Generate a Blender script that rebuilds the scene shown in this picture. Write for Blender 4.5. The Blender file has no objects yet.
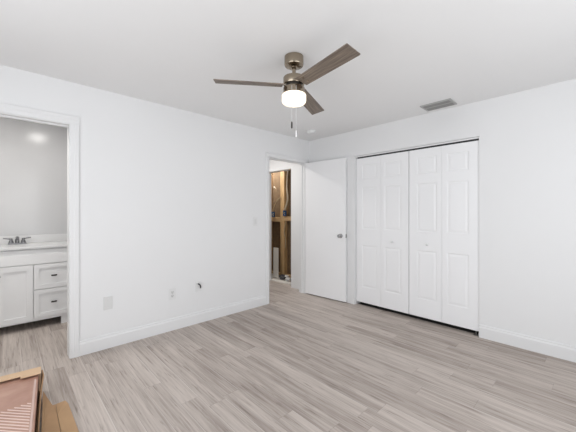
import bpy, bmesh, math, random
from mathutils import Vector, Matrix

C = bpy.context.scene.collection
R = math.radians
random.seed(7)

# ------------------------------------------------------------------ camera
EYE = 1.2864
cam_data = bpy.data.cameras.new('camera')
cam_data.sensor_width = 36.0
cam_data.lens = 36.0 * 295.364 / 576.0
cam_data.shift_y = -3.4 / 576.0
cam_data.clip_start = 0.02
cam = bpy.data.objects.new('camera', cam_data)
cam.location = (0, 0, EYE)
cam.rotation_euler = (R(90), 0, R(46.345 - 90))
C.objects.link(cam)
bpy.context.scene.camera = cam

# ------------------------------------------------------------------ world, daylight, exposure
w = bpy.data.worlds.new('world')
bpy.context.scene.world = w
w.use_nodes = True
w.node_tree.nodes['Background'].inputs[0].default_value = (0.90, 0.95, 1.0, 1)
w.node_tree.nodes['Background'].inputs[1].default_value = 1.0

vs = bpy.context.scene.view_settings
vs.view_transform = 'Standard'
vs.look = 'None'
vs.gamma = 1.0
vs.use_curve_mapping = False
vs.exposure = 0.19


def area(name, loc, direction, sx, sy, power, col=(1, 1, 1)):
    l = bpy.data.lights.new(name, 'AREA')
    l.shape = 'RECTANGLE'
    l.size, l.size_y, l.energy, l.color = sx, sy, power, col
    o = bpy.data.objects.new(name, l)
    o.location = loc
    o.rotation_euler = Vector(direction).to_track_quat('-Z', 'Y').to_euler()
    C.objects.link(o)
    return o


DAY = (0.965, 0.985, 1.0)
# daylight entering by the two big windows of the unseen walls
area('daylight_sliding_window', (-1.05, 1.00, 1.25), (1, 0, 0.22), 2.3, 2.1, 26.5, DAY)
area('daylight_window', (1.25, -1.25, 1.35), (0, 1, 0.22), 2.6, 1.9, 31, DAY)


def point(name, loc, power, col, rad, parent=None):
    l = bpy.data.lights.new(name, 'POINT')
    l.energy, l.color, l.shadow_soft_size = power, col, rad
    o = bpy.data.objects.new(name, l)
    o.location = loc
    o.parent = parent
    C.objects.link(o)
    return o


# ------------------------------------------------------------------ dimensions (metres)
YL = 3.2136          # bedroom face of the wall with the two doorways
XR = 3.5447          # bedroom face of the closet wall
T = 0.12             # wall thickness
H = 2.44             # ceiling height
BX0, BX1, BZ = -0.40, 0.402, 2.062       # bathroom doorway
EX0, EX1, EZ = 2.697, 3.428, 2.072       # hall doorway
CY0, CY1, CZ = 0.846, 2.345, 2.084       # closet opening
UY0, UY1, UZ = 3.640, 4.303, 2.045       # rough opening off the hall
WX, WY = -1.0, -1.2                      # unseen walls behind the camera
BATH_Y, BATH_X = 4.81, 0.62              # bathroom back and side walls
HALL_X, HALL_Y = 1.9, 4.75


# ------------------------------------------------------------------ materials
def new_mat(name):
    m = bpy.data.materials.new(name)
    m.use_nodes = True
    return m, m.node_tree, m.node_tree.nodes['Principled BSDF']


def plain(name, col, rough=0.5, metal=0.0, bump=0.0, scale=200.0, var=0.0, spec=0.5, vscale=3.0):
    m, nt, b = new_mat(name)
    b.inputs['Base Color'].default_value = (*col, 1)
    b.inputs['Roughness'].default_value = rough
    b.inputs['Metallic'].default_value = metal
    b.inputs['Specular IOR Level'].default_value = spec
    tc = nt.nodes.new('ShaderNodeTexCoord')
    n2 = nt.nodes.new('ShaderNodeTexNoise')
    n2.inputs['Scale'].default_value = vscale
    nt.links.new(tc.outputs['Object'], n2.inputs['Vector'])
    mx = nt.nodes.new('ShaderNodeMix')
    mx.data_type = 'RGBA'
    mx.inputs[6].default_value = (*[c * (1 - var) for c in col], 1)
    mx.inputs[7].default_value = (*[min(1, c * (1 + var)) for c in col], 1)
    nt.links.new(n2.outputs['Fac'], mx.inputs[0])
    nt.links.new(mx.outputs[2], b.inputs['Base Color'])
    if bump:
        n = nt.nodes.new('ShaderNodeTexNoise')
        n.inputs['Scale'].default_value = scale
        nt.links.new(tc.outputs['Object'], n.inputs['Vector'])
        bp = nt.nodes.new('ShaderNodeBump')
        bp.inputs['Strength'].default_value = bump
        bp.inputs['Distance'].default_value = 0.002
        nt.links.new(n.outputs['Fac'], bp.inputs['Height'])
        nt.links.new(bp.outputs['Normal'], b.inputs['Normal'])
    return m


M = {}
M['wall'] = plain('wall_paint', (0.785, 0.785, 0.79), 0.55, bump=0.08, scale=160, var=0.006)
M['ceiling'] = plain('ceiling_paint', (0.84, 0.84, 0.842), 0.8, bump=0.15, scale=120, var=0.008)
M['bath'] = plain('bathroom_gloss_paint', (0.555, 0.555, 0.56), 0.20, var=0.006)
M['trim'] = plain('trim_paint', (0.77, 0.77, 0.775), 0.45, var=0.004)
M['door'] = plain('door_paint', (0.86, 0.86, 0.87), 0.4, var=0.004)
M['vanity'] = plain('vanity_paint', (0.80, 0.80, 0.80), 0.4, var=0.004)
M['counter'] = plain('white_stone', (0.68, 0.68, 0.68), 0.25, var=0.01)
M['plate'] = plain('white_plastic', (0.75, 0.75, 0.75), 0.35)
M['grey_plate'] = plain('grey_plastic', (0.69, 0.69, 0.685), 0.4)
M['slot'] = plain('dark_slot', (0.05, 0.05, 0.05), 0.6)
M['black'] = plain('black_rubber', (0.02, 0.02, 0.022), 0.45)
M['nickel'] = plain('brushed_nickel', (0.34, 0.285, 0.22), 0.22, 1.0, bump=0.05, scale=300)
M['chrome'] = plain('chrome', (0.27, 0.27, 0.28), 0.14, 1.0)
M['steel'] = plain('satin_steel', (0.38, 0.38, 0.38), 0.3, 1.0)
M['dark_metal'] = plain('dark_bronze', (0.055, 0.05, 0.045), 0.35, 0.8)
M['vent'] = plain('grey_vent_metal', (0.30, 0.30, 0.295), 0.45, 0.2)
M['vent_light'] = plain('pale_vent_metal', (0.42, 0.42, 0.415), 0.45, 0.2)
M['track'] = plain('white_track', (0.80, 0.80, 0.80), 0.4)
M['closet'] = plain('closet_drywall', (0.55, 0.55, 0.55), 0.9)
M['closet_floor'] = plain('shade_dark_floor', (0.05, 0.045, 0.04), 0.9)  # near-black colour stands in for the shade below the closet doors
M['blue'] = plain('blue_box_plastic', (0.02, 0.10, 0.26), 0.4)
M['romex'] = plain('cable_jacket_cream', (0.46, 0.37, 0.24), 0.5)
M['romex_white'] = plain('cable_jacket_white', (0.56, 0.52, 0.44), 0.5)
M['board'] = plain('white_board', (0.72, 0.70, 0.66), 0.5)
M['debris'] = plain('pale_scrap', (0.62, 0.62, 0.62), 0.8)
M['debris_dark'] = plain('dark_scrap', (0.07, 0.07, 0.075), 0.8)
M['grout'] = plain('bare_slab', (0.36, 0.34, 0.31), 0.9, var=0.2)
M['film'] = plain('film_edge', (0.64, 0.48, 0.43), 0.25)
M['print'] = plain('white_ink', (0.72, 0.56, 0.50), 0.4)


def wood(name, c0, c1, axis, stretch=14.0, rough=0.6, scale=6.0, coord='Object'):
    """straight grained wood, grain along the given object axis"""
    m, nt, b = new_mat(name)
    tc = nt.nodes.new('ShaderNodeTexCoord')
    mp = nt.nodes.new('ShaderNodeMapping')
    s = [stretch, stretch, stretch]
    s[axis] = 1.0
    mp.inputs['Scale'].default_value = s
    nt.links.new(tc.outputs[coord], mp.inputs['Vector'])
    n = nt.nodes.new('ShaderNodeTexNoise')
    n.inputs['Scale'].default_value = scale
    n.inputs['Detail'].default_value = 6
    n.inputs['Roughness'].default_value = 0.65
    nt.links.new(mp.outputs[0], n.inputs['Vector'])
    r = nt.nodes.new('ShaderNodeValToRGB')
    r.color_ramp.elements[0].position = 0.32
    r.color_ramp.elements[0].color = (*c0, 1)
    r.color_ramp.elements[1].position = 0.68
    r.color_ramp.elements[1].color = (*c1, 1)
    nt.links.new(n.outputs['Fac'], r.inputs[0])
    nt.links.new(r.outputs[0], b.inputs['Base Color'])
    b.inputs['Roughness'].default_value = rough
    return m


M['blade'] = wood('grey_oak_blade', (0.085, 0.066, 0.053), (0.27, 0.215, 0.17), 0, 22, 0.5, 5)
M['stud'] = wood('pine_stud', (0.42, 0.26, 0.12), (0.66, 0.46, 0.24), 2, 12, 0.7, 5)
M['blocking'] = wood('pine_blocking', (0.38, 0.24, 0.12), (0.60, 0.42, 0.23), 1, 12, 0.7, 5)
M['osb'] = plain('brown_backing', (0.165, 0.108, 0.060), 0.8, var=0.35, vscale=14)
M['kraft'] = plain('kraft_cardboard', (0.40, 0.245, 0.130), 0.75, var=0.14, vscale=9)
M['kraft_outer'] = plain('kraft_worn', (0.45, 0.285, 0.155), 0.75, var=0.12, vscale=10)
M['kraft_dark'] = plain('kraft_inside', (0.36, 0.215, 0.115), 0.8, var=0.18, vscale=12)
M['kraft_light'] = plain('kraft_pale', (0.60, 0.42, 0.27), 0.7, var=0.10, vscale=12)


def emit(name, col, strength):
    m, nt, b = new_mat(name)
    b.inputs['Base Color'].default_value = (0.9, 0.9, 0.9, 1)
    b.inputs['Emission Color'].default_value = (*col, 1)
    b.inputs['Emission Strength'].default_value = strength
    return m


M['lamp'] = emit('lamp_diffuser', (1.0, 0.97, 0.93), 19.0)
M['shade'] = emit('fan_light_glass', (1.0, 0.80, 0.54), 1.0)


def floor_material():
    m, nt, b = new_mat('grey_oak_planks')
    N, L = nt.nodes.new, nt.links.new

    def math_(op, a, bb=None, c=None):
        n = N('ShaderNodeMath')
        n.operation = op
        for i, v in enumerate((a, bb, c)):
            if v is None:
                continue
            if isinstance(v, (int, float)):
                n.inputs[i].default_value = v
            else:
                L(v, n.inputs[i])
        return n.outputs[0]

    tc = N('ShaderNodeTexCoord')
    sp = N('ShaderNodeSeparateXYZ')
    L(tc.outputs['Object'], sp.inputs[0])
    x, y = sp.outputs[0], sp.outputs[1]
    W, LEN = 0.125, 1.22
    u = math_('DIVIDE', math_('SUBTRACT', x, 0.474), W)
    row = math_('FLOOR', u)
    fu = math_('SUBTRACT', u, row)
    wn = N('ShaderNodeTexWhiteNoise')
    wn.noise_dimensions = '1D'
    L(math_('ADD', row, 31.0), wn.inputs['W'])
    v = math_('ADD', math_('DIVIDE', y, LEN), wn.outputs['Value'])
    col_ = math_('FLOOR', v)
    fv = math_('SUBTRACT', v, col_)
    idv = N('ShaderNodeCombineXYZ')
    L(row, idv.inputs[0])
    L(col_, idv.inputs[1])
    wn2 = N('ShaderNodeTexWhiteNoise')
    wn2.noise_dimensions = '2D'
    L(idv.outputs[0], wn2.inputs['Vector'])
    tone = wn2.outputs['Value']
    # grain, shifted per plank
    off = N('ShaderNodeCombineXYZ')
    L(math_('MULTIPLY', tone, 37.0), off.inputs[0])
    L(math_('MULTIPLY', tone, 91.0), off.inputs[1])
    add = N('ShaderNodeVectorMath')
    add.operation = 'ADD'
    L(tc.outputs['Object'], add.inputs[0])
    L(off.outputs[0], add.inputs[1])

    def grain(sx, sy, scale, detail, dist=0.0):
        mp = N('ShaderNodeMapping')
        mp.inputs['Scale'].default_value = (sx, sy, 1)
        L(add.outputs[0], mp.inputs['Vector'])
        n = N('ShaderNodeTexNoise')
        n.inputs['Scale'].default_value = scale
        n.inputs['Detail'].default_value = detail
        n.inputs['Roughness'].default_value = 0.6
        n.inputs['Distortion'].default_value = dist
        L(mp.outputs[0], n.inputs['Vector'])
        return n.outputs['Fac']

    broad = grain(12, 0.55, 1.6, 6, 0.4)
    fine = grain(60, 1.8, 1.5, 6, 0.2)
    flecks = grain(40, 2.3, 1.6, 3, 0.3)
    # value = tone + grain
    a1 = math_('MULTIPLY', math_('SUBTRACT', tone, 0.5), 0.25)
    a2 = math_('MULTIPLY', math_('SUBTRACT', broad, 0.5), 1.15)
    a3 = math_('MULTIPLY', math_('SUBTRACT', fine, 0.5), 0.85)
    val = math_('ADD', math_('ADD', math_('ADD', a1, a2), a3), 0.555)
    dk = N('ShaderNodeMapRange')
    dk.inputs['From Min'].default_value = 0.575
    dk.inputs['From Max'].default_value = 0.74
    dk.inputs['To Min'].default_value = 0.0
    dk.inputs['To Max'].default_value = 0.46
    L(flecks, dk.inputs['Value'])
    val = math_('SUBTRACT', val, dk.outputs[0])
    ramp = N('ShaderNodeValToRGB')
    cr = ramp.color_ramp
    cr.elements[0].position, cr.elements[0].color = 0.0, (0.235, 0.197, 0.172, 1)
    cr.elements[1].position, cr.elements[1].color = 1.0, (0.635, 0.566, 0.518, 1)
    e = cr.elements.new(0.35)
    e.color = (0.365, 0.313, 0.281, 1)
    e = cr.elements.new(0.62)
    e.color = (0.495, 0.436, 0.397, 1)
    L(val, ramp.inputs[0])
    # seams: light bevel on one edge, thin dark joint on the other and at the butt ends
    sd = math_('LESS_THAN', fu, 0.022)
    sl = math_('GREATER_THAN', fu, 0.955)
    se = math_('LESS_THAN', fv, 0.0026)
    mx1 = N('ShaderNodeMix')
    mx1.data_type = 'RGBA'
    L(math_('MULTIPLY', sl, math_('MULTIPLY', tone, 0.85)), mx1.inputs[0])
    L(ramp.outputs[0], mx1.inputs[6])
    mx1.inputs[7].default_value = (0.62, 0.57, 0.53, 1)
    mx2 = N('ShaderNodeMix')
    mx2.data_type = 'RGBA'
    L(math_('MULTIPLY', math_('MAXIMUM', sd, se), 0.30), mx2.inputs[0])
    L(mx1.outputs[2], mx2.inputs[6])
    mx2.inputs[7].default_value = (0.16, 0.135, 0.12, 1)
    L(mx2.outputs[2], b.inputs['Base Color'])
    b.inputs['Roughness'].default_value = 0.62
    b.inputs['Specular IOR Level'].default_value = 0.2
    bp = N('ShaderNodeBump')
    bp.inputs['Strength'].default_value = 0.12
    bp.inputs['Distance'].default_value = 0.002
    L(fine, bp.inputs['Height'])
    L(bp.outputs[0], b.inputs['Normal'])
    return m


M['floor'] = floor_material()


def carton_print():
    """dusty pink printed wrapper with rows of pale lettering lines near its near end"""
    m, nt, b = new_mat('pink_printed_wrapper')
    N, L = nt.nodes.new, nt.links.new
    tc = N('ShaderNodeTexCoord')
    n = N('ShaderNodeTexNoise')
    n.inputs['Scale'].default_value = 7
    n.inputs['Detail'].default_value = 5
    L(tc.outputs['Object'], n.inputs['Vector'])
    r = N('ShaderNodeValToRGB')
    r.color_ramp.elements[0].position = 0.3
    r.color_ramp.elements[0].color = (0.36, 0.190, 0.140, 1)
    r.color_ramp.elements[1].position = 0.75
    r.color_ramp.elements[1].color = (0.52, 0.32, 0.25, 1)
    L(n.outputs['Fac'], r.inputs[0])
    L(r.outputs[0], b.inputs['Base Color'])
    b.inputs['Roughness'].default_value = 0.32
    bp = N('ShaderNodeBump')
    bp.inputs['Strength'].default_value = 0.35
    bp.inputs['Distance'].default_value = 0.004
    n3 = N('ShaderNodeTexNoise')
    n3.inputs['Scale'].default_value = 26
    L(tc.outputs['Object'], n3.inputs['Vector'])
    L(n3.outputs['Fac'], bp.inputs['Height'])
    L(bp.outputs[0], b.inputs['Normal'])
    return m


M['wrapper'] = carton_print()


# ------------------------------------------------------------------ helpers
def bx(bm, lo, hi, bevel=0.0):
    """axis aligned box from corner to corner"""
    vs_ = [bm.verts.new((x, y, z)) for x in (lo[0], hi[0]) for y in (lo[1], hi[1]) for z in (lo[2], hi[2])]
    q = [(0, 1, 3, 2), (4, 6, 7, 5), (0, 4, 5, 1), (2, 3, 7, 6), (0, 2, 6, 4), (1, 5, 7, 3)]
    fs = [bm.faces.new([vs_[i] for i in f]) for f in q]
    if bevel:
        es = {e for f in fs for e in f.edges}
        bmesh.ops.bevel(bm, geom=list(es), offset=bevel, segments=2, affect='EDGES', profile=0.7)


def prism(bm, pts, vec):
    """closed polygon swept along a vector"""
    vec = Vector(vec)
    a = [bm.verts.new(p) for p in pts]
    c = [bm.verts.new(Vector(p) + vec) for p in pts]
    n = len(a)
    bm.faces.new(a)
    bm.faces.new(c[::-1])
    for i in range(n):
        j = (i + 1) % n
        bm.faces.new([a[j], a[i], c[i], c[j]])


def lathe(bm, prof, centre=(0, 0, 0), seg=40, axis='Z'):
    """profile of (radius, height) turned about an axis through centre"""
    rings = []
    for rr, z in prof:
        ring = []
        for k in range(seg):
            t = 2 * math.pi * k / seg
            p = (rr * math.cos(t), rr * math.sin(t), z)
            if axis == 'X':
                p = (p[2], p[0], p[1])
            elif axis == 'Y':
                p = (p[1], p[2], p[0])
            ring.append(bm.verts.new(Vector(p) + Vector(centre)))
        rings.append(ring)
    for a, c in zip(rings, rings[1:]):
        for k in range(seg):
            j = (k + 1) % seg
            bm.faces.new([a[k], a[j], c[j], c[k]])
    bm.faces.new(rings[0][::-1])
    bm.faces.new(rings[-1])


def tube(bm, pts, rad, seg=10):
    """round tube through points; rad is one radius or one per point"""
    pts = [Vector(p) for p in pts]
    rad = rad if isinstance(rad, (list, tuple)) else [rad] * len(pts)
    rings = []
    up = Vector((0.13, 0.29, 0.95)).normalized()
    for i, p in enumerate(pts):
        d = (pts[min(i + 1, len(pts) - 1)] - pts[max(i - 1, 0)]).normalized()
        s = d.cross(up)
        if s.length < 1e-3:
            s = d.cross(Vector((1, 0, 0)))
        s.normalize()
        t = s.cross(d)
        rings.append([bm.verts.new(p + rad[i] * (math.cos(2 * math.pi * k / seg) * s + math.sin(2 * math.pi * k / seg) * t)) for k in range(seg)])
    for a, c in zip(rings, rings[1:]):
        for k in range(seg):
            j = (k + 1) % seg
            bm.faces.new([a[k], a[j], c[j], c[k]])
    bm.faces.new(rings[0][::-1])
    bm.faces.new(rings[-1])


def smooth_path(pts, n=8):
    """Catmull-Rom through points"""
    P = [Vector(p) for p in pts]
    P = [2 * P[0] - P[1]] + P + [2 * P[-1] - P[-2]]
    out = []
    for i in range(1, len(P) - 2):
        for k in range(n):
            t = k / n
            a, b_, c, d = P[i - 1:i + 3]
            out.append(0.5 * ((2 * b_) + (c - a) * t + (2 * a - 5 * b_ + 4 * c - d) * t * t + (3 * b_ - a - 3 * c + d) * t ** 3))
    out.append(P[-2])
    return out


def obj(name, bm, mat, parent=None, smooth=False, loc=None, rot=None):
    bmesh.ops.recalc_face_normals(bm, faces=bm.faces)
    me = bpy.data.meshes.new(name)
    bm.to_mesh(me)
    bm.free()
    me.materials.append(M[mat] if isinstance(mat, str) else mat)
    o = bpy.data.objects.new(name, me)
    C.objects.link(o)
    if smooth:
        for p in me.polygons:
            p.use_smooth = True
        mod = o.modifiers.new('edge_split', 'EDGE_SPLIT')
        mod.split_angle = R(38)
    if parent:
        o.parent = parent
    if loc:
        o.location = loc
    if rot:
        o.rotation_euler = rot
    return o


def tag(o, label, cat, group=None):
    o['label'] = label
    o['category'] = cat
    if group:
        o['group'] = group
    return o


def struct(o, label, cat):
    o['kind'] = 'structure'
    return tag(o, label, cat)


def thing(name, label, cat, loc=(0, 0, 0), rotz=0.0, group=None):
    o = bpy.data.objects.new(name, None)
    o.empty_display_size = 0.05
    o.location = loc
    o.rotation_euler = (0, 0, rotz)
    C.objects.link(o)
    return tag(o, label, cat, group)


def B():
    return bmesh.new()


# ------------------------------------------------------------------ room shell
b = B()
bx(b, (WX - T, WY - T, -0.06), (XR + T, BATH_Y + 0.6, 0.0))
struct(obj('floor', b, 'floor'), 'pale grey wood plank floor running through the rooms', 'floor')
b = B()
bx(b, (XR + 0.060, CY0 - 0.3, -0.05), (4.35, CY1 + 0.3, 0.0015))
struct(obj('floor_closet', b, 'closet_floor'), 'closet floor coloured dark for the shade under the doors', 'floor')
b = B()
bx(b, (XR + T, 3.0, -0.06), (4.35, 5.5, -0.002))
struct(obj('floor_unfinished', b, 'grout'), 'bare slab floor of the unfinished room past the hall', 'floor')
b = B()
bx(b, (WX - T, WY - T, H), (4.4, 5.6, H + 0.08))
struct(obj('ceiling', b, 'ceiling'), 'flat white ceiling above the bedroom', 'ceiling')

b = B()
y0, y1 = YL, YL + T
J = 0.014            # jamb lining
bx(b, (WX, y0, 0), (BX0 - J, y1, H))
bx(b, (BX0 - J, y0, BZ + J), (BX1 + J, y1, H))
bx(b, (BX1 + J, y0, 0), (EX0 - J, y1, H))
bx(b, (EX0 - J, y0, EZ + J), (EX1 + J, y1, H))
bx(b, (EX1 + J, y0, 0), (XR, y1, H))
struct(obj('wall_left', b, 'wall'), 'white wall with the bathroom and hall doorways', 'wall')
b = B()
x0, x1 = XR, XR + T
bx(b, (x0, WY, 0), (x1, CY0, H))
bx(b, (x0, CY0, CZ), (x1, CY1, H))
bx(b, (x0, CY1, 0), (x1, UY0, H))
bx(b, (x0, UY0, UZ), (x1, UY1, H))
bx(b, (x0, UY1, 0), (x1, 5.5, H))
struct(obj('wall_right', b, 'wall'), 'white wall with the wide closet opening', 'wall')
# unseen walls behind the camera, with their window openings
b = B()
bx(b, (WX - T, WY, 0), (WX, -0.20, H))
bx(b, (WX - T, -0.20, 2.32), (WX, 2.20, H))
bx(b, (WX - T, -0.20, 0), (WX, 2.20, 0.18))
bx(b, (WX - T, 2.20, 0), (WX, BATH_Y, H))
struct(obj('wall_window_side', b, 'wall'), 'white wall with a sliding window behind the viewer', 'wall')
b = B()
bx(b, (WX - T, WY - T, 0), (-0.10, WY, H))
bx(b, (-0.10, WY - T, 2.32), (2.60, WY, H))
bx(b, (-0.10, WY - T, 0), (2.60, WY, 0.38))
bx(b, (2.60, WY - T, 0), (XR + T, WY, H))
struct(obj('wall_rear', b, 'wall'), 'white wall with a broad window behind the viewer', 'wall')
# bathroom, hall, closet, unfinished room
b = B()
bx(b, (WX, BATH_Y, 0), (BATH_X + 0.1, BATH_Y + 0.1, H))
struct(obj('wall_bathroom_back', b, 'bath'), 'glossy pale grey bathroom wall behind the vanity', 'wall')
b = B()
bx(b, (BATH_X, YL + T, 0), (BATH_X + 0.1, BATH_Y, H))
struct(obj('wall_bathroom_side', b, 'bath'), 'pale bathroom side wall at the drawer end of the vanity', 'wall')
b = B()
bx(b, (HALL_X - 0.1, YL + T, 0), (HALL_X, HALL_Y + 0.1, H))
bx(b, (HALL_X, HALL_Y, 0), (XR, HALL_Y + 0.1, H))
struct(obj('wall_hall', b, 'wall'), 'white end walls of the hall beyond the open door', 'wall')
b = B()
bx(b, (4.20, 0.55, 0), (4.28, 2.70, H))
bx(b, (XR + T, 0.55, 0), (4.20, 0.63, H))
bx(b, (XR + T, 2.62, 0), (4.20, 2.70, H))
struct(obj('wall_closet', b, 'closet'), 'shaded inner walls of the closet behind the folding doors', 'wall')
b = B()
bx(b, (4.16, 3.2, 0), (4.20, 5.5, H))
bx(b, (XR + T, 3.2, 0), (4.16, 3.26, H))
bx(b, (XR + T, 5.44, 0), (4.16, 5.5, H))
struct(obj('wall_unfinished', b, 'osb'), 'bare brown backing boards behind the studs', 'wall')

# ------------------------------------------------------------------ trim
CW, CT = 0.074, 0.016


def casing_profile_x(xi, xo, z0, z1, b, y=YL):
    """vertical casing on the wall y=YL, from inner edge xi to outer edge xo"""
    s = 1 if xo > xi else -1
    w_ = abs(xo - xi)
    pr = [(0, 0), (0, -0.009), (0.008, -0.012), (w_ * 0.45, -0.012), (w_ * 0.55, -0.016), (w_ - 0.004, -0.016), (w_, -0.012), (w_, 0)]
    prism(b, [(xi + s * p, y + q, z0) for p, q in pr], (0, 0, z1 - z0))


def casing_profile_head(zi, zo, xa, xb, b, y=YL):
    w_ = abs(zo - zi)
    pr = [(0, 0), (0, -0.009), (0.008, -0.012), (w_ * 0.45, -0.012), (w_ * 0.55, -0.016), (w_ - 0.004, -0.016), (w_, -0.012), (w_, 0)]
    prism(b, [(xa, y + q, zi + p) for p, q in pr], (xb - xa, 0, 0))


b = B()
j = J
bx(b, (BX1, YL - 0.001, 0), (BX1 + j, YL + T + 0.001, BZ + j))
bx(b, (BX0 - j, YL - 0.001, 0), (BX0, YL + T + 0.001, BZ + j))
bx(b, (BX0 + 0.0005, YL - 0.001, BZ), (BX1 - 0.0005, YL + T + 0.001, BZ + j))
bx(b, (BX0, YL + 0.045, BZ - 0.012), (BX1, YL + 0.08, BZ))
casing_profile_x(BX1 + 0.004, BX1 + 0.004 + 0.068, 0, BZ + 0.006, b)
casing_profile_x(BX0 - 0.006, BX0 - 0.006 - CW, 0, BZ + 0.006, b)
casing_profile_head(BZ + 0.006, BZ + 0.006 + CW, BX0 - 0.006 - CW, BX1 + 0.004 + 0.068, b)
struct(obj('trim_1', b, 'trim'), 'white painted casing round the bathroom doorway', 'trim')

b = B()
EW = 0.060
bx(b, (EX0 - j, YL - 0.001, 0), (EX0, YL + T + 0.001, EZ + j))
bx(b, (EX1, YL - 0.001, 0), (EX1 + j, YL + T + 0.001, EZ + j))
bx(b, (EX0 + 0.0005, YL - 0.001, EZ), (EX1 - 0.0005, YL + T + 0.001, EZ + j))
bx(b, (EX0, YL + 0.045, EZ - 0.012), (EX1, YL + 0.08, EZ))
bx(b, (EX1 - 0.012, YL + 0.045, 0), (EX1, YL + 0.08, EZ - 0.012))
casing_profile_x(EX0 - 0.004, EX0 - 0.004 - EW, 0, EZ + 0.004, b)
casing_profile_x(EX1 + 0.004, EX1 + 0.004 + EW, 0, EZ + 0.004, b)
casing_profile_head(EZ + 0.004, EZ + 0.004 + EW, EX0 - 0.004 - EW, EX1 + 0.004 + EW, b)
struct(obj('trim_2', b, 'trim'), 'white painted casing round the hall doorway', 'trim')


def base_left(b, xa, xb, h=0.132):
    pr = [(0, 0), (-0.014, 0), (-0.014, h - 0.03), (-0.009, h - 0.018), (-0.009, h - 0.006), (-0.005, h), (0, h)]
    prism(b, [(xa, YL + q, z) for q, z in pr], (xb - xa, 0, 0))


def base_right(b, ya, yb, h=0.132):
    pr = [(0, 0), (-0.014, 0), (-0.014, h - 0.03), (-0.009, h - 0.018), (-0.009, h - 0.006), (-0.005, h), (0, h)]
    prism(b, [(XR + q, ya, z) for q, z in pr], (0, yb - ya, 0))


b = B()
base_left(b, BX1 + 0.004 + 0.068, EX0 - 0.004 - EW)
struct(obj('baseboard_left', b, 'trim'), 'white baseboard between the bathroom and hall doorways', 'baseboard')
b = B()
base_right(b, WY, CY0 - 0.002)
struct(obj('baseboard_right', b, 'trim'), 'white baseboard beside the closet doors', 'baseboard')

b = B()
bx(b, (XR + 0.013, UY1 - 0.004, 0), (XR + T, UY1, UZ))
bx(b, (XR + 0.013, UY0, 0), (XR + T, UY0 + 0.004, UZ))
bx(b, (XR + 0.013, UY0 + 0.004, UZ - 0.004), (XR + T, UY1 - 0.004, UZ))
struct(obj('trim_4', b, 'trim'), 'thin white lining of the rough opening off the hall', 'trim')

# closet head and side finishing
b = B()
bx(b, (XR + 0.002, CY0, CZ - 0.006), (XR + T, CY1, CZ + 0.002))
bx(b, (XR + 0.002, CY1 - 0.004, 0), (XR + T, CY1 + 0.002, CZ - 0.006))
bx(b, (XR + 0.002, CY0 - 0.002, 0), (XR + T, CY0 + 0.004, CZ - 0.006))
struct(obj('trim_3', b, 'trim'), 'thin white lining round the closet opening', 'trim')
trk = thing('closet_track', 'white metal track above the folding closet doors', 'track', (XR + 0.03, (CY0 + CY1) / 2, 2.076))
b = B()
hw = (CY1 - CY0) / 2 - 0.006
bx(b, (-0.022, -hw, -0.018), (-0.018, hw, -0.002))
obj('fascia', b, 'track', trk)
b = B()
bx(b, (-0.017, -hw, -0.004), (0.022, hw, -0.001))
bx(b, (0.019, -hw, -0.030), (0.022, hw, -0.004))
obj('channel', b, 'slot', trk)  # channel coloured dark so the gap above the leaves reads as shade

b = B()
bx(b, (XR - 0.018, CY1 + 0.006, 0.0), (XR, CY1 + 0.138, 2.086), 0.002)
struct(obj('trim_5', b, 'trim'), 'flat white upright board between the open door and the closet', 'trim')

# ------------------------------------------------------------------ folding closet doors
LEAF_Z0, LEAF_Z1 = 0.050, 2.038
LX = XR + 0.011            # room face of the leaves
LT = 0.030


def leaf_mesh(y0, y1, s0, s1):
    """hollow core leaf with three raised panels; y0 < y1"""
    b = B()
    zs = [LEAF_Z0, 0.262, 0.838, 1.058, 1.632, 1.742, 1.944, LEAF_Z1]
    ys = [y0, y0 + s0, y1 - s1, y1]
    def quad(p):
        b.faces.new([b.verts.new(q) for q in p])
    # front grid
    for iy in range(3):
        for iz in range(7):
            ya, yb, za, zb = ys[iy], ys[iy + 1], zs[iz], zs[iz + 1]
            if iy == 1 and iz in (1, 3, 5):
                # sticking (groove) then raised field
                loops = [(0.0, 0.0), (0.009, 0.0038), (0.018, 0.0038), (0.036, 0.0006)]
                prev = None
                for ins, dep in loops:
                    cur = [(LX + dep, ya + ins, za + ins), (LX + dep, yb - ins, za + ins), (LX + dep, yb - ins, zb - ins), (LX + dep, ya + ins, zb - ins)]
                    if prev:
                        for k in range(4):
                            n = (k + 1) % 4
                            quad([prev[k], prev[n], cur[n], cur[k]])
                    prev = cur
                quad(prev)
            else:
                quad([(LX, ya, za), (LX, yb, za), (LX, yb, zb), (LX, ya, zb)])
    X2 = LX + LT
    quad([(X2, y0, zs[0]), (X2, y1, zs[0]), (X2, y1, zs[-1]), (X2, y0, zs[-1])])
    quad([(LX, y0, zs[0]), (X2, y0, zs[0]), (X2, y0, zs[-1]), (LX, y0, zs[-1])])
    quad([(LX, y1, zs[0]), (X2, y1, zs[0]), (X2, y1, zs[-1]), (LX, y1, zs[-1])])
    quad([(LX, y0, zs[0]), (LX, y1, zs[0]), (X2, y1, zs[0]), (X2, y0, zs[0])])
    quad([(LX, y0, zs[-1]), (LX, y1, zs[-1]), (X2, y1, zs[-1]), (X2, y0, zs[-1])])
    bmesh.ops.remove_doubles(b, verts=b.verts, dist=1e-5)
    return b


def knob_mesh(y, z):
    b = B()
    lathe(b, [(0.006, 0.0), (0.006, -0.010), (0.013, -0.014), (0.0155, -0.021), (0.012, -0.027), (0.004, -0.029)], (LX, y, z), 20, 'X')
    return b


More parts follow.
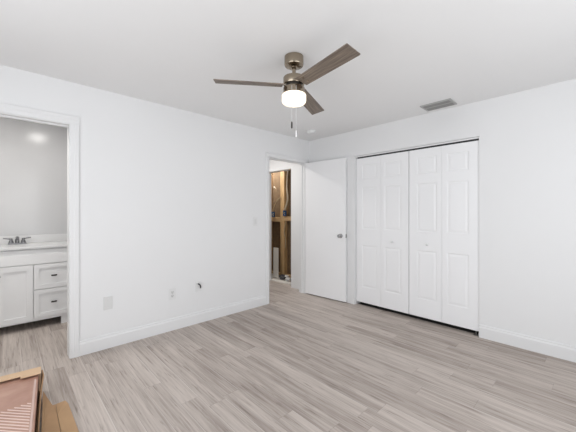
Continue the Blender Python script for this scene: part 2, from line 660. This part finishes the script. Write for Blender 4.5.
def bifold(name, label, ya, yb, ym, ky):
    t = thing(name, label, 'door', (LX, (ya + yb) / 2, LEAF_Z0))
    t['kind'] = 'structure'
    def child(nm, bm_, mat, par, sm=False):
        bmesh.ops.translate(bm_, verts=bm_.verts, vec=-Vector(t.location))
        return obj(nm, bm_, mat, par, sm)
    g = 0.0022
    leaves = []
    for (p, q, s0, s1) in ((ya, ym - g / 2, 0.093, 0.052), (ym + g / 2, yb, 0.052, 0.093)):
        leaves.append(child('door_leaf', leaf_mesh(p, q, s0, s1), 'door', t))
    leaf = leaves[0] if ky < ym else leaves[1]
    child('door_knob', knob_mesh(ky, 0.915), 'plate', leaf, True)
    # hinge barrels on the hidden face
    b = B()
    for z in (0.30, 1.05, 1.80):
        tube(b, [(LX + LT + 0.004, ym, z - 0.03), (LX + LT + 0.004, ym, z + 0.03)], 0.005, 8)
    child('hinge', b, 'steel', t)
    return t


bifold('door_2', 'white folding closet door next to the bedroom door', 1.593, 2.336, 1.962, 1.803)
bifold('door_3', 'white folding closet door next to the bare wall', 0.8515, 1.586, 1.2125, 1.372)
b = B()
bx(b, (LX - 0.004, CY0 + 0.005, 0.0), (LX + 0.034, CY0 + 0.055, 0.004))
bx(b, (LX - 0.002, CY0 + 0.005, 0.004), (LX + 0.032, CY0 + 0.012, 0.030))
tube(b, [(LX + 0.015, CY0 + 0.035, 0.004), (LX + 0.015, CY0 + 0.035, 0.048)], 0.005, 8)
tag(obj('pivot_bracket', b, 'steel'), 'small metal floor pivot under the closet door beside the baseboard', 'bracket')

# ------------------------------------------------------------------ open bedroom door
DW, DT, DZ0, DZ1 = 0.728, 0.035, 0.014, 2.066
dr = bpy.data.objects.new('door_1', None)
C.objects.link(dr)
dr.location = (EX1 + 0.003, YL - 0.0175, 0)
dr.rotation_euler = (0, 0, R(4.0))
dr['kind'] = 'structure'
tag(dr, 'plain white slab door standing open against the closet wall', 'door')
b = B()
bx(b, (0, -DW, DZ0), (DT, 0, DZ1), 0.002)
slab = obj('door_slab', b, 'door', dr)
b = B()
ky, kz = -DW + 0.076, 0.952
lathe(b, [(0.032, 0.0), (0.032, -0.004), (0.027, -0.008), (0.012, -0.010), (0.011, -0.028), (0.020, -0.034), (0.0265, -0.045), (0.026, -0.056), (0.019, -0.064), (0.006, -0.066)], (0, ky, kz), 28, 'X')
obj('door_knob', b, 'steel', dr, True)
b = B()
lathe(b, [(0.032, 0.0), (0.032, 0.004), (0.012, 0.010), (0.011, 0.020), (0.022, 0.026), (0.024, 0.036), (0.016, 0.042)], (DT, ky, kz), 28, 'X')
obj('rear_knob', b, 'steel', dr, True)
b = B()
bx(b, (DT / 2 - 0.0125, -DW - 0.0015, kz - 0.028), (DT / 2 + 0.0125, -DW + 0.002, kz + 0.028))
bx(b, (DT / 2 - 0.007, -DW - 0.010, kz - 0.008), (DT / 2 + 0.007, -DW - 0.001, kz + 0.008))
obj('latch', b, 'steel', dr)
for z in (0.22, 1.04, 1.86):
    b = B()
    tube(b, [(DT + 0.004, 0.004, z - 0.045), (DT + 0.004, 0.004, z + 0.045)], 0.006, 10)
    bx(b, (0.006, -0.0005, z - 0.044), (DT, 0.0022, z + 0.044))
    obj('hinge', b, 'steel', dr)

# ------------------------------------------------------------------ wall plates
def plate_mesh(w_, h_, th=0.006):
    b = B()
    bx(b, (-w_ / 2, -th, -h_ / 2), (w_ / 2, 0, h_ / 2), 0.0025)
    return b


t = thing('blank_plate', 'blank greyish cover plate low on the wall nearest the bathroom doorway', 'wall plate', (0.700, YL, 0.428))
obj('cover', plate_mesh(0.076, 0.124), 'grey_plate', t)
for z in (-0.042, 0.042):
    b = B()
    lathe(b, [(0.0035, -0.006), (0.0035, -0.0072), (0.002, -0.0076)], (0, 0, z), 10, 'Y')
    obj('screw', b, 'plate', t)

t = thing('wall_outlet', 'white duplex power outlet low on the wall between two other plates', 'outlet', (1.314, YL, 0.395))
obj('cover', plate_mesh(0.074, 0.122), 'plate', t)
for z in (-0.0205, 0.0205):
    b = B()
    bx(b, (-0.0165, -0.0078, z - 0.0145), (0.0165, -0.005, z + 0.0145), 0.002)
    rc = obj('receptacle', b, 'grey_plate', t)
    b = B()
    bx(b, (-0.0085, -0.0083, z - 0.003), (-0.0055, -0.0076, z + 0.009))
    bx(b, (0.0055, -0.0083, z - 0.002), (0.0085, -0.0076, z + 0.008))
    bx(b, (-0.003, -0.0083, z - 0.011), (0.003, -0.0076, z - 0.006))
    obj('slots', b, 'slot', rc)
b = B()
lathe(b, [(0.003, -0.006), (0.003, -0.0072)], (0, 0, 0), 10, 'Y')
obj('screw', b, 'steel', t)

t = thing('cable_plate', 'white wall plate with a short black cable sticking out', 'wall plate', (1.622, YL, 0.428))
obj('cover', plate_mesh(0.074, 0.118), 'plate', t)
b = B()
lathe(b, [(0.007, -0.005), (0.007, -0.010), (0.005, -0.011), (0.005, -0.018)], (-0.006, 0, 0.030), 14, 'Y')
obj('connector', b, 'steel', t, True)
b = B()
tube(b, smooth_path([(-0.006, -0.012, 0.030), (-0.008, -0.026, 0.032), (0.002, -0.034, 0.022), (0.012, -0.032, 0.000), (0.014, -0.026, -0.018)]), 0.0068)
obj('cable', b, 'black', t, True)

t = thing('light_switch', 'white rocker light switch beside the hall doorway', 'switch', (2.448, YL, 1.165))
obj('cover', plate_mesh(0.072, 0.118), 'plate', t)
b = B()
prism(b, [(-0.0165, -0.006, -0.033), (-0.0165, -0.0105, -0.033), (-0.0165, -0.0065, 0.033), (-0.0165, -0.006, 0.033)], (0.033, 0, 0))
obj('rocker', b, 'grey_plate', t)

# ------------------------------------------------------------------ ceiling fittings
t = thing('ceiling_vent', 'grey metal air vent in the ceiling above the closet doors', 'vent', (3.343, 1.176, H))
vx, vy = 0.105, 0.152
b = B()
fr = 0.020
for lo, hi in (((-vx, -vy), (vx, -vy + fr)), ((-vx, vy - fr), (vx, vy)), ((-vx, -vy + fr), (-vx + fr, vy - fr)), ((vx - fr, -vy + fr), (vx, vy - fr)), ((-0.008, -vy + fr), (0.008, vy - fr))):
    bx(b, (lo[0], lo[1], -0.010), (hi[0], hi[1], 0.0))
obj('frame', b, 'vent_light', t)
b = B()
bx(b, (-vx + fr, -vy + fr, -0.0015), (vx - fr, vy - fr, -0.0005))
obj('damper', b, 'slot', t)
for k in range(6):
    xx = (-0.073 + 0.0235 * k) if k < 3 else (0.0265 + 0.0235 * (k - 3))
    b = B()
    prism(b, [(xx - 0.008, -vy + fr, -0.004), (xx + 0.006, -vy + fr, -0.014), (xx + 0.008, -vy + fr, -0.013), (xx - 0.006, -vy + fr, -0.003)], (0, 2 * (vy - fr), 0))
    obj('louver', b, 'vent', t)

t = thing('smoke_detector', 'round white smoke detector on the ceiling near the corner', 'smoke detector', (3.118, 2.797, H))
b = B()
lathe(b, [(0.066, 0), (0.066, -0.012), (0.060, -0.016), (0.056, -0.030), (0.046, -0.037), (0.001, -0.038)], (0, 0, 0), 36)
obj('housing', b, 'plate', t, True)
b = B()
lathe(b, [(0.010, -0.037), (0.010, -0.041), (0.001, -0.042)], (0.0, 0.0, 0), 16)
obj('test_button', b, 'grey_plate', t, True)


def ceiling_lamp(label, x, y, power, rad=0.09):
    t = thing('ceiling_light', label, 'ceiling light', (x, y, H))
    b = B()
    lathe(b, [(rad + 0.02, 0), (rad + 0.02, -0.010), (rad + 0.004, -0.020), (rad, -0.020), (rad, -0.004)], (0, 0, 0), 36)
    obj('trim_ring', b, 'plate', t, True)
    b = B()
    lathe(b, [(rad, -0.006), (rad, -0.022), (rad * 0.8, -0.028), (0.001, -0.030)], (0, 0, 0), 36)
    obj('diffuser', b, 'lamp', t, True)
    l = bpy.data.lights.new('ceiling_light_glow', 'AREA')
    l.shape = 'DISK'
    l.size = rad * 2
    l.energy = power
    l.color = (1.0, 0.97, 0.93)
    o = bpy.data.objects.new('ceiling_light_glow', l)
    o.location = (0, 0, -0.036)
    o.parent = t
    C.objects.link(o)


ceiling_lamp('flush round ceiling light near the vanity drawers in the bathroom', 0.342, 3.878, 3.0)
ceiling_lamp('unseen round ceiling light added to brighten the vanity front', -0.45, 3.58, 9.3)  # added lamp, out of view, to light the vanity front
ceiling_lamp('unseen round ceiling light added to light the hall', 2.75, 3.98, 9.5)  # added lamp, out of view, so the hall is lit
ceiling_lamp('unseen round ceiling light added to brighten the unfinished room', 3.80, 4.80, 10)  # added lamp, out of view, to lift the stud bays

# ------------------------------------------------------------------ ceiling fan
FX, FY = 1.540, 1.550
fan = thing('ceiling_fan', 'three-blade ceiling fan with brushed nickel motor and lit glass drum', 'ceiling fan', (FX, FY, H))
b = B()
lathe(b, [(0.062, 0), (0.0705, -0.004), (0.0705, -0.060), (0.067, -0.070), (0.050, -0.079), (0.028, -0.082), (0.022, -0.090), (0.015, -0.094)], (0, 0, 0), 48)
obj('canopy', b, 'nickel', fan, True)
b = B()
lathe(b, [(0.0135, -0.085), (0.0135, -0.165)], (0, 0, 0), 24)
obj('downrod', b, 'nickel', fan, True)
b = B()
lathe(b, [(0.020, -0.140), (0.022, -0.150), (0.070, -0.153), (0.077, -0.156), (0.079, -0.161), (0.079, -0.205), (0.076, -0.210), (0.045, -0.211)], (0, 0, 0), 48)
obj('motor_housing', b, 'nickel', fan, True)
b = B()
lathe(b, [(0.062, -0.210), (0.062, -0.240)], (0, 0, 0), 40)
obj('blade_hub', b, 'dark_metal', fan, True)
b = B()
lathe(b, [(0.050, -0.231), (0.076, -0.232), (0.079, -0.236), (0.079, -0.272), (0.084, -0.276), (0.084, -0.283), (0.060, -0.284)], (0, 0, 0), 48)
obj('light_fitter', b, 'nickel', fan, True)
b = B()
lathe(b, [(0.060, -0.281), (0.086, -0.283), (0.0895, -0.289), (0.0895, -0.326), (0.086, -0.340), (0.076, -0.349), (0.060, -0.353), (0.001, -0.355)], (0, 0, 0), 48)
obj('light_shade', b, 'shade', fan, True)


BLADE_R = 0.576


def blade_bm():
    b = B()
    r0, r1, w0, w1, th = 0.085, BLADE_R, 0.104, 0.120, 0.006
    out = [(r0, -w0 / 2), (r1 - 0.003, -w1 / 2), (r1, -w1 / 2 + 0.003), (r1, w1 / 2 - 0.003), (r1 - 0.003, w1 / 2), (r0, w0 / 2)]
    prism(b, [(x_, y_, -th / 2) for x_, y_ in out], (0, 0, th))
    return b


def iron_bm():
    b = B()
    bx(b, (0.040, -0.020, 0.004), (0.110, 0.020, 0.009))
    bx(b, (0.100, -0.036, 0.0035), (0.165, 0.036, 0.007))
    for yy in (-0.022, 0.022):
        lathe(b, [(0.006, -0.0035), (0.006, -0.0055), (0.003, -0.0065)], (0.135, yy, 0), 12)
    return b


for k in range(3):
    ang = R(22.5 + 120 * k)
    bl = obj('blade', blade_bm(), 'blade', fan, False, (0, 0, -0.217))
    bl.rotation_mode = 'QUATERNION'
    bl.rotation_quaternion = (Matrix.Rotation(ang, 3, 'Z') @ Matrix.Rotation(R((1.8, -0.8, -1.6)[k]), 3, 'Y') @ Matrix.Rotation(R(-12.0), 3, 'X')).to_quaternion()
    obj('blade_iron', iron_bm(), 'nickel', bl)

for (px, py, z0, z1, mat, lab) in ((-0.0765, -0.0553, -0.280, -0.508, 'dark_metal', 'pull chain with a dark end'), (-0.0545, -0.0765, -0.280, -0.572, 'plate', 'pull chain with a white end')):
    b = B()
    n = int((z0 - z1) / 0.004)
    tube(b, [(px, py, z0 + 0.03), (px, py, z1)], 0.0011, 6)
    for i in range(n):
        lathe(b, [(0.0006, -0.0012), (0.0014, 0), (0.0006, 0.0012)], (px, py, z0 - 0.004 * i), 6)
    ch = obj('pull_chain', b, 'plate', fan)
    b = B()
    lathe(b, [(0.002, z1), (0.0052, z1 - 0.006), (0.0060, z1 - 0.030), (0.0055, z1 - 0.046), (0.002, z1 - 0.050)], (px, py, 0), 14)
    e = obj('pull_end', b, mat, ch, True)
    ch['label'] = lab

# ------------------------------------------------------------------ bathroom vanity
VY = 4.28                       # front of the doors
VX0, VX1 = -0.37, 0.575
van = thing('vanity_cabinet', 'white shaker vanity cabinet with two small drawers beside its doors', 'cabinet', (0.10, VY + 0.27, 0))


def vpart(name, b, mat, parent=None, smooth=False):
    bmesh.ops.translate(b, verts=b.verts, vec=-Vector(van.location))
    return obj(name, b, mat, parent or van, smooth)


b = B()
fy = VY + 0.020
bx(b, (VX0, fy, 0.085), (VX1, BATH_Y - 0.002, 0.876))
bx(b, (VX0, fy + 0.42, 0.0), (VX1, BATH_Y - 0.002, 0.085))
vpart('carcass', b, 'vanity')
b = B()
bx(b, (VX0 + 0.01, fy + 0.018, 0.876), (VX1 - 0.01, BATH_Y - 0.002, 0.8885))
vpart('top_cleat', b, 'vanity')
for xa, xb in ((VX1 - 0.112, VX1), (VX0, VX0 + 0.105)):
    b = B()
    bx(b, (xa, fy, 0.0), (xb, fy + 0.05, 0.085))
    vpart('foot', b, 'vanity')
b = B()
bx(b, (VX0 + 0.02, fy + 0.410, 0.0), (VX1 - 0.02, fy + 0.42, 0.085))
vpart('toe_kick', b, 'vanity')


def shaker(xa, xb, za, zb, rail=0.050):
    b = B()
    bx(b, (xa, VY, za), (xa + rail, VY + 0.019, zb))
    bx(b, (xb - rail, VY, za), (xb, VY + 0.019, zb))
    bx(b, (xa + rail, VY, za), (xb - rail, VY + 0.019, za + rail))
    bx(b, (xa + rail, VY, zb - rail), (xb - rail, VY + 0.019, zb))
    bx(b, (xa + rail, VY + 0.012, za + rail), (xb - rail, VY + 0.019, zb - rail))
    return b


b = B()
bx(b, (VX0 + 0.004, VY, 0.718), (VX1 - 0.004, VY + 0.019, 0.826), 0.002)
vpart('false_drawer_front', b, 'vanity')
dx0, dx1 = 0.221, VX1 - 0.004
for za, zb in ((0.436, 0.710), (0.122, 0.428)):
    dwr = vpart('drawer', shaker(dx0, dx1, za, zb, 0.046), 'vanity')
    b = B()
    cx, cz = (dx0 + dx1) / 2 - 0.002, (za + zb) / 2 + 0.004
    for s in (-0.012, 0.012):
        tube(b, [(cx + s, VY + 0.009, cz), (cx + s, VY - 0.020, cz)], 0.004, 8)
    tube(b, smooth_path([(cx - 0.022, VY - 0.018, cz), (cx - 0.012, VY - 0.024, cz), (cx + 0.012, VY - 0.024, cz), (cx + 0.022, VY - 0.018, cz)], 4), 0.0085, 10)
    vpart('drawer_pull', b, 'dark_metal', dwr, True)
for xa, xb, kx in ((-0.072, 0.214, -0.058), (VX0 + 0.004, -0.079, -0.095)):
    d_ = vpart('cabinet_door', shaker(xa, xb, 0.104, 0.710, 0.055), 'vanity')
    b = B()
    lathe(b, [(0.005, 0.004), (0.005, -0.012), (0.013, -0.016), (0.014, -0.024), (0.005, -0.027)], (kx, VY, 0.62), 16, 'Y')
    vpart('door_knob', b, 'dark_metal', d_, True)

top = thing('vanity_countertop', 'white countertop slab lying on the bathroom vanity', 'countertop', (0.10, VY + 0.27, 0.885))


def tpart(name, b, mat, smooth=False):
    bmesh.ops.translate(b, verts=b.verts, vec=-Vector(top.location))
    return obj(name, b, mat, top, smooth)


b = B()
bx(b, (VX0 - 0.012, VY - 0.010, 0.889), (VX1 + 0.012, BATH_Y - 0.001, 0.916), 0.004)
tpart('slab', b, 'counter')
b = B()
bx(b, (VX0 - 0.012, BATH_Y - 0.020, 0.9165), (VX1 + 0.012, BATH_Y - 0.001, 1.012), 0.003)
tag(obj('backsplash', b, 'counter'), 'low pale backsplash strip along the wall behind the faucet', 'backsplash')
b = B()
lathe(b, [(0.21, 0.9155), (0.215, 0.9163), (0.205, 0.9165), (0.195, 0.9162), (0.10, 0.9161)], (0.085, VY + 0.225, 0), 40)
bmesh.ops.scale(b, vec=(1, 0.72, 1), verts=b.verts, space=Matrix.Translation((-0.085, -(VY + 0.225), 0)))
tpart('sink_rim', b, 'counter', True)

FXC, FYC, FZ = 0.094, 4.705, 0.9166
fau = thing('faucet', 'chrome two-handle faucet standing on the vanity countertop', 'faucet', (FXC, FYC, FZ))
b = B()
bx(b, (-0.082, -0.028, 0), (0.082, 0.028, 0.016), 0.006)
obj('base_plate', b, 'chrome', fau)
b = B()
tube(b, smooth_path([(0, 0, 0.012), (0, -0.004, 0.055), (0, -0.035, 0.078), (0, -0.085, 0.072), (0, -0.112, 0.052)]), [0.019] * 9 + [0.017] * 8 + [0.014] * 8 + [0.0125] * 8, 14)
obj('spout', b, 'chrome', fau, True)
for s in (-1, 1):
    b = B()
    lathe(b, [(0.024, 0.014), (0.021, 0.034), (0.013, 0.052), (0.015, 0.060), (0.012, 0.068), (0.002, 0.071)], (s * 0.053, 0, 0), 20)
    tube(b, [(s * 0.053, 0, 0.062), (s * 0.080, -0.004, 0.066), (s * 0.122, -0.008, 0.073)], [0.008, 0.0072, 0.0062], 10)
    obj('handle', b, 'chrome', fau, True)

# ------------------------------------------------------------------ unfinished room past the hall
SX0, SX1 = 4.065, 4.154
st = thing('stud_wall', 'bare pine stud framing with cross blocking seen through the rough opening', 'framing', (4.11, 4.4, 0))


def spart(name, b, mat):
    bmesh.ops.translate(b, verts=b.verts, vec=-Vector(st.location))
    return obj(name, b, mat, st)


studs = [3.50, 3.94, 4.390, 4.430, 4.470, 4.86, 5.26]
for y in studs:
    b = B()
    bx(b, (SX0, y - 0.019, 0.04), (SX1, y + 0.019, H - 0.04), 0.002)
    spart('stud', b, 'stud')
b = B()
bx(b, (SX0, 3.27, 0.0), (SX1, 5.43, 0.038))
spart('sole_plate', b, 'blocking')
b = B()
bx(b, (SX0, 3.27, H - 0.038), (SX1, 5.43, H - 0.001))
spart('top_plate', b, 'blocking')
for y, y2, z in ((4.49, 4.84, 1.10), (3.96, 4.37, 1.12), (3.52, 3.92, 1.10), (4.88, 5.24, 1.12)):
    b = B()
    bx(b, (SX0, y, z), (SX1, y2, z + 0.089), 0.002)
    spart('blocking', b, 'blocking')


def electrical_box(label, y, z, tilt=0.0):
    t = thing('electrical_box', label, 'electrical box', (SX0 - 0.006, y, z), 0, 'blue electrical boxes on the studs')
    b = B()
    w_, h_, d_ = 0.036, 0.056, 0.030
    bx(b, (-0.004, -w_, -h_), (0.004, w_, h_))
    for lo, hi in (((-d_, -w_, -h_), (0, -w_ + 0.004, h_)), ((-d_, w_ - 0.004, -h_), (0, w_, h_)), ((-d_, -w_, -h_), (0, w_, -h_ + 0.004)), ((-d_, -w_, h_ - 0.004), (0, w_, h_))):
        bx(b, lo, hi)
    obj('shell', b, 'blue', t)
    b = B()
    tube(b, smooth_path([(-0.006, 0, 0.02), (-0.030, 0.01, 0.0), (-0.022, -0.012, -0.03), (-0.034, -0.02, -0.02)]), 0.005, 8)
    obj('wire_tail', b, 'romex_white', t)


electrical_box('blue electrical box at the right face of the tripled stud', 4.335, 1.275)
electrical_box('blue electrical box beside the leftmost stud in the rough opening', 4.690, 1.250)


def cable(label, pts, mat, rad=0.0065):
    b = B()
    tube(b, smooth_path(pts), rad, 8)
    tag(obj('electrical_cable', b, mat, None, True), label, 'cable')


cx = SX0 - 0.012
cable('cream cable looping down beside the tripled stud to the blue box', [(cx, 4.195, 2.38), (cx - 0.03, 4.22, 2.05), (cx - 0.02, 4.25, 1.80), (cx - 0.03, 4.215, 1.58), (cx - 0.02, 4.26, 1.42), (cx - 0.008, 4.315, 1.34)], 'romex', 0.008)
cable('pale cable hanging beside the cream one in the upper stud bay', [(cx + 0.03, 4.25, 2.38), (cx + 0.03, 4.295, 2.10), (cx + 0.03, 4.32, 1.80), (cx + 0.02, 4.29, 1.55), (cx - 0.004, 4.345, 1.34)], 'romex_white', 0.008)
cable('cream cable sagging across the bay to the far blue box', [(cx, 4.47, 1.60), (cx - 0.02, 4.56, 1.52), (cx - 0.02, 4.64, 1.42), (cx - 0.008, 4.69, 1.31)], 'romex', 0.009)
cable('pale cable hanging below the cross blocking', [(cx, 4.31, 1.11), (cx - 0.03, 4.33, 0.92), (cx - 0.025, 4.29, 0.75), (cx - 0.03, 4.30, 0.58)], 'romex', 0.007)
cable('short cream cable end curled at the upper left bay', [(cx, 4.68, 1.80), (cx - 0.02, 4.65, 1.83), (cx - 0.03, 4.62, 1.81), (cx - 0.02, 4.59, 1.78)], 'romex_white', 0.009)

b = B()
lo = [(3.865, 4.340, 0.002), (3.865, 4.480, 0.002), (3.883, 4.480, 0.002), (3.883, 4.340, 0.002)]
prism(b, lo, (0.150, 0.165, 0.560))
tag(obj('leaning_board', b, 'board'), 'white offcut board leaning upright against the bare studs', 'board')
b = B()
prism(b, [(0, 0, 0), (0.10, 0, 0), (0.10, 0, 0.012), (0, 0, 0.012)], (0, 0.62, 0))
o = obj('floor_offcut', b, 'board', None, False, (3.68, 3.70, 0.0), (0, 0, R(4)))
tag(o, 'long white offcut lying on the floor across the rough opening', 'offcut')
rng = random.Random(5)
sc = [(3.86, 4.04, 'debris', 'pale crumpled scrap on the floor nearest the hall'), (3.98, 4.20, 'debris', 'pale crumpled scrap against the tripled stud'),
      (3.87, 4.20, 'debris_dark', 'dark crumpled scrap on the slab beside the leaning board'), (3.98, 4.33, 'debris_dark', 'dark crumpled scrap at the foot of the tripled stud')]
for x_, y_, mt, lab in sc:
    b = B()
    bmesh.ops.create_icosphere(b, subdivisions=2, radius=0.055)
    for v in b.verts:
        v.co *= 0.7 + 0.6 * rng.random()
        v.co.z = max(-0.02, v.co.z * 0.62)
    mz = min(v.co.z for v in b.verts)
    for v in b.verts:
        v.co.z -= mz
    tag(obj('scrap', b, mt, None, False, (x_, y_, 0.0)), lab, 'scrap')

# ------------------------------------------------------------------ carton with wrapped bundle at the near corner
CB = (0.182, 2.768)                    # far right corner of the carton on the floor
CA = R(-5.0)
crate = thing('cardboard_carton', 'opened brown cardboard carton with a torn side flap on the plank floor', 'carton', (*CB, 0), CA)


def to_carton(x, y):
    dx, dy = x - CB[0], y - CB[1]
    c, s_ = math.cos(-CA), math.sin(-CA)
    return (dx * c - dy * s_, dx * s_ + dy * c)


# local frame: x to the right, y away from the viewer; carton spans x -0.52..0, y -1.05..0
b = B()
bx(b, (-0.52, -1.05, 0.001), (0.0, -0.001, 0.006))
obj('carton_bottom', b, 'kraft', crate)
b = B()
prism(b, [(-0.52, 0.0, 0.001), (-0.52, 0.006, 0.001), (-0.52, 0.004, 0.176), (-0.52, -0.012, 0.183), (-0.52, -0.066, 0.174), (-0.52, -0.067, 0.168), (-0.52, -0.010, 0.176), (-0.52, -0.002, 0.168)], (0.415, 0, 0))
prism(b, [(-0.105, 0.0, 0.001), (-0.105, 0.006, 0.001), (-0.105, 0.004, 0.176), (-0.105, -0.012, 0.183), (-0.105, -0.094, 0.172), (-0.105, -0.095, 0.166), (-0.105, -0.010, 0.176), (-0.105, -0.002, 0.168)], (0.105, 0, 0))
obj('back_flap', b, 'kraft_light', crate)
b = B()
# side wall, torn down towards the near end and curling out at the far end
rows = [(-1.05, 0.10, 0.004), (-0.60, 0.105, 0.004), (-0.30, 0.112, 0.004), (-0.16, 0.125, 0.008), (-0.09, 0.150, 0.016), (-0.03, 0.165, 0.006)]
rings = []
for y_, zt, out in rows:
    rings.append([b.verts.new(p) for p in ((-0.004, y_, 0.001), (0.002, y_, 0.001), (0.003 + out * 0.5, y_, zt * 0.55), (0.003 + out, y_, zt), (-0.003 + out, y_, zt), (-0.003 + out * 0.5, y_, zt * 0.55))])
for p, q in zip(rings, rings[1:]):
    for k in range(6):
        n = (k + 1) % 6
        b.faces.new([p[k], p[n], q[n], q[k]])
b.faces.new(rings[0])
b.faces.new(rings[-1][::-1])
obj('side_wall', b, 'kraft_dark', crate)
# torn flaps folded out on the floor, one creased against the other
b = B()
def slab(bm, pts, th=0.004):
    top_ = [bm.verts.new((*to_carton(x, y), z)) for x, y, z in pts]
    bot_ = [bm.verts.new((v.co.x, v.co.y, v.co.z - th)) for v in top_]
    bm.faces.new(top_)
    bm.faces.new(bot_[::-1])
    for i_ in range(len(pts)):
        n_ = (i_ + 1) % len(pts)
        bm.faces.new([top_[n_], top_[i_], bot_[i_], bot_[n_]])
slab(b, [(0.188, 2.70, 0.030), (0.205, 2.585, 0.022), (0.222, 2.49, 0.012), (0.2385, 2.488, 0.012), (0.232, 2.345, 0.012), (0.222, 1.75, 0.012), (0.100, 1.75, 0.026), (0.150, 2.25, 0.028)])
obj('side_flap', b, 'kraft', crate)
b = B()
slab(b, [(0.240, 2.486, 0.013), (0.288, 2.478, 0.020), (0.300, 2.440, 0.013), (0.307, 2.08, 0.008), (0.309, 1.75, 0.006), (0.224, 1.75, 0.014), (0.234, 2.345, 0.014)])
obj('side_flap', b, 'kraft_outer', crate)['label'] = 'paler outer half of the flap'

pk = thing('wrapped_bundle', 'dusty pink film-wrapped pack with diagonal white stripes lying in the carton', 'package', (*CB, 0.007), CA)
b = B()
bx(b, (-0.505, -1.04, 0.0), (-0.012, -0.012, 0.146), 0.008)
obj('pack', b, 'wrapper', pk)
b = B()
bx(b, (-0.032, -1.03, 0.1455), (-0.023, -0.13, 0.1470))
obj('film_seam', b, 'film', pk)
b = B()
yr = 2.325
while yr > 1.72:
    xr = 0.137 - (2.66 - yr) * 0.088
    x_s = max(-0.25, xr - (2.345 - yr) / 1.15)
    y_s = yr + (xr - x_s) * 1.15
    pts = [(x_s, y_s), (xr, yr), (xr, yr - 0.012), (x_s, y_s - 0.012)]
    prism(b, [(*to_carton(*p), 0.1455) for p in pts], (0, 0, 0.0009))
    yr -= 0.0295
obj('printed_stripes', b, 'print', pk)
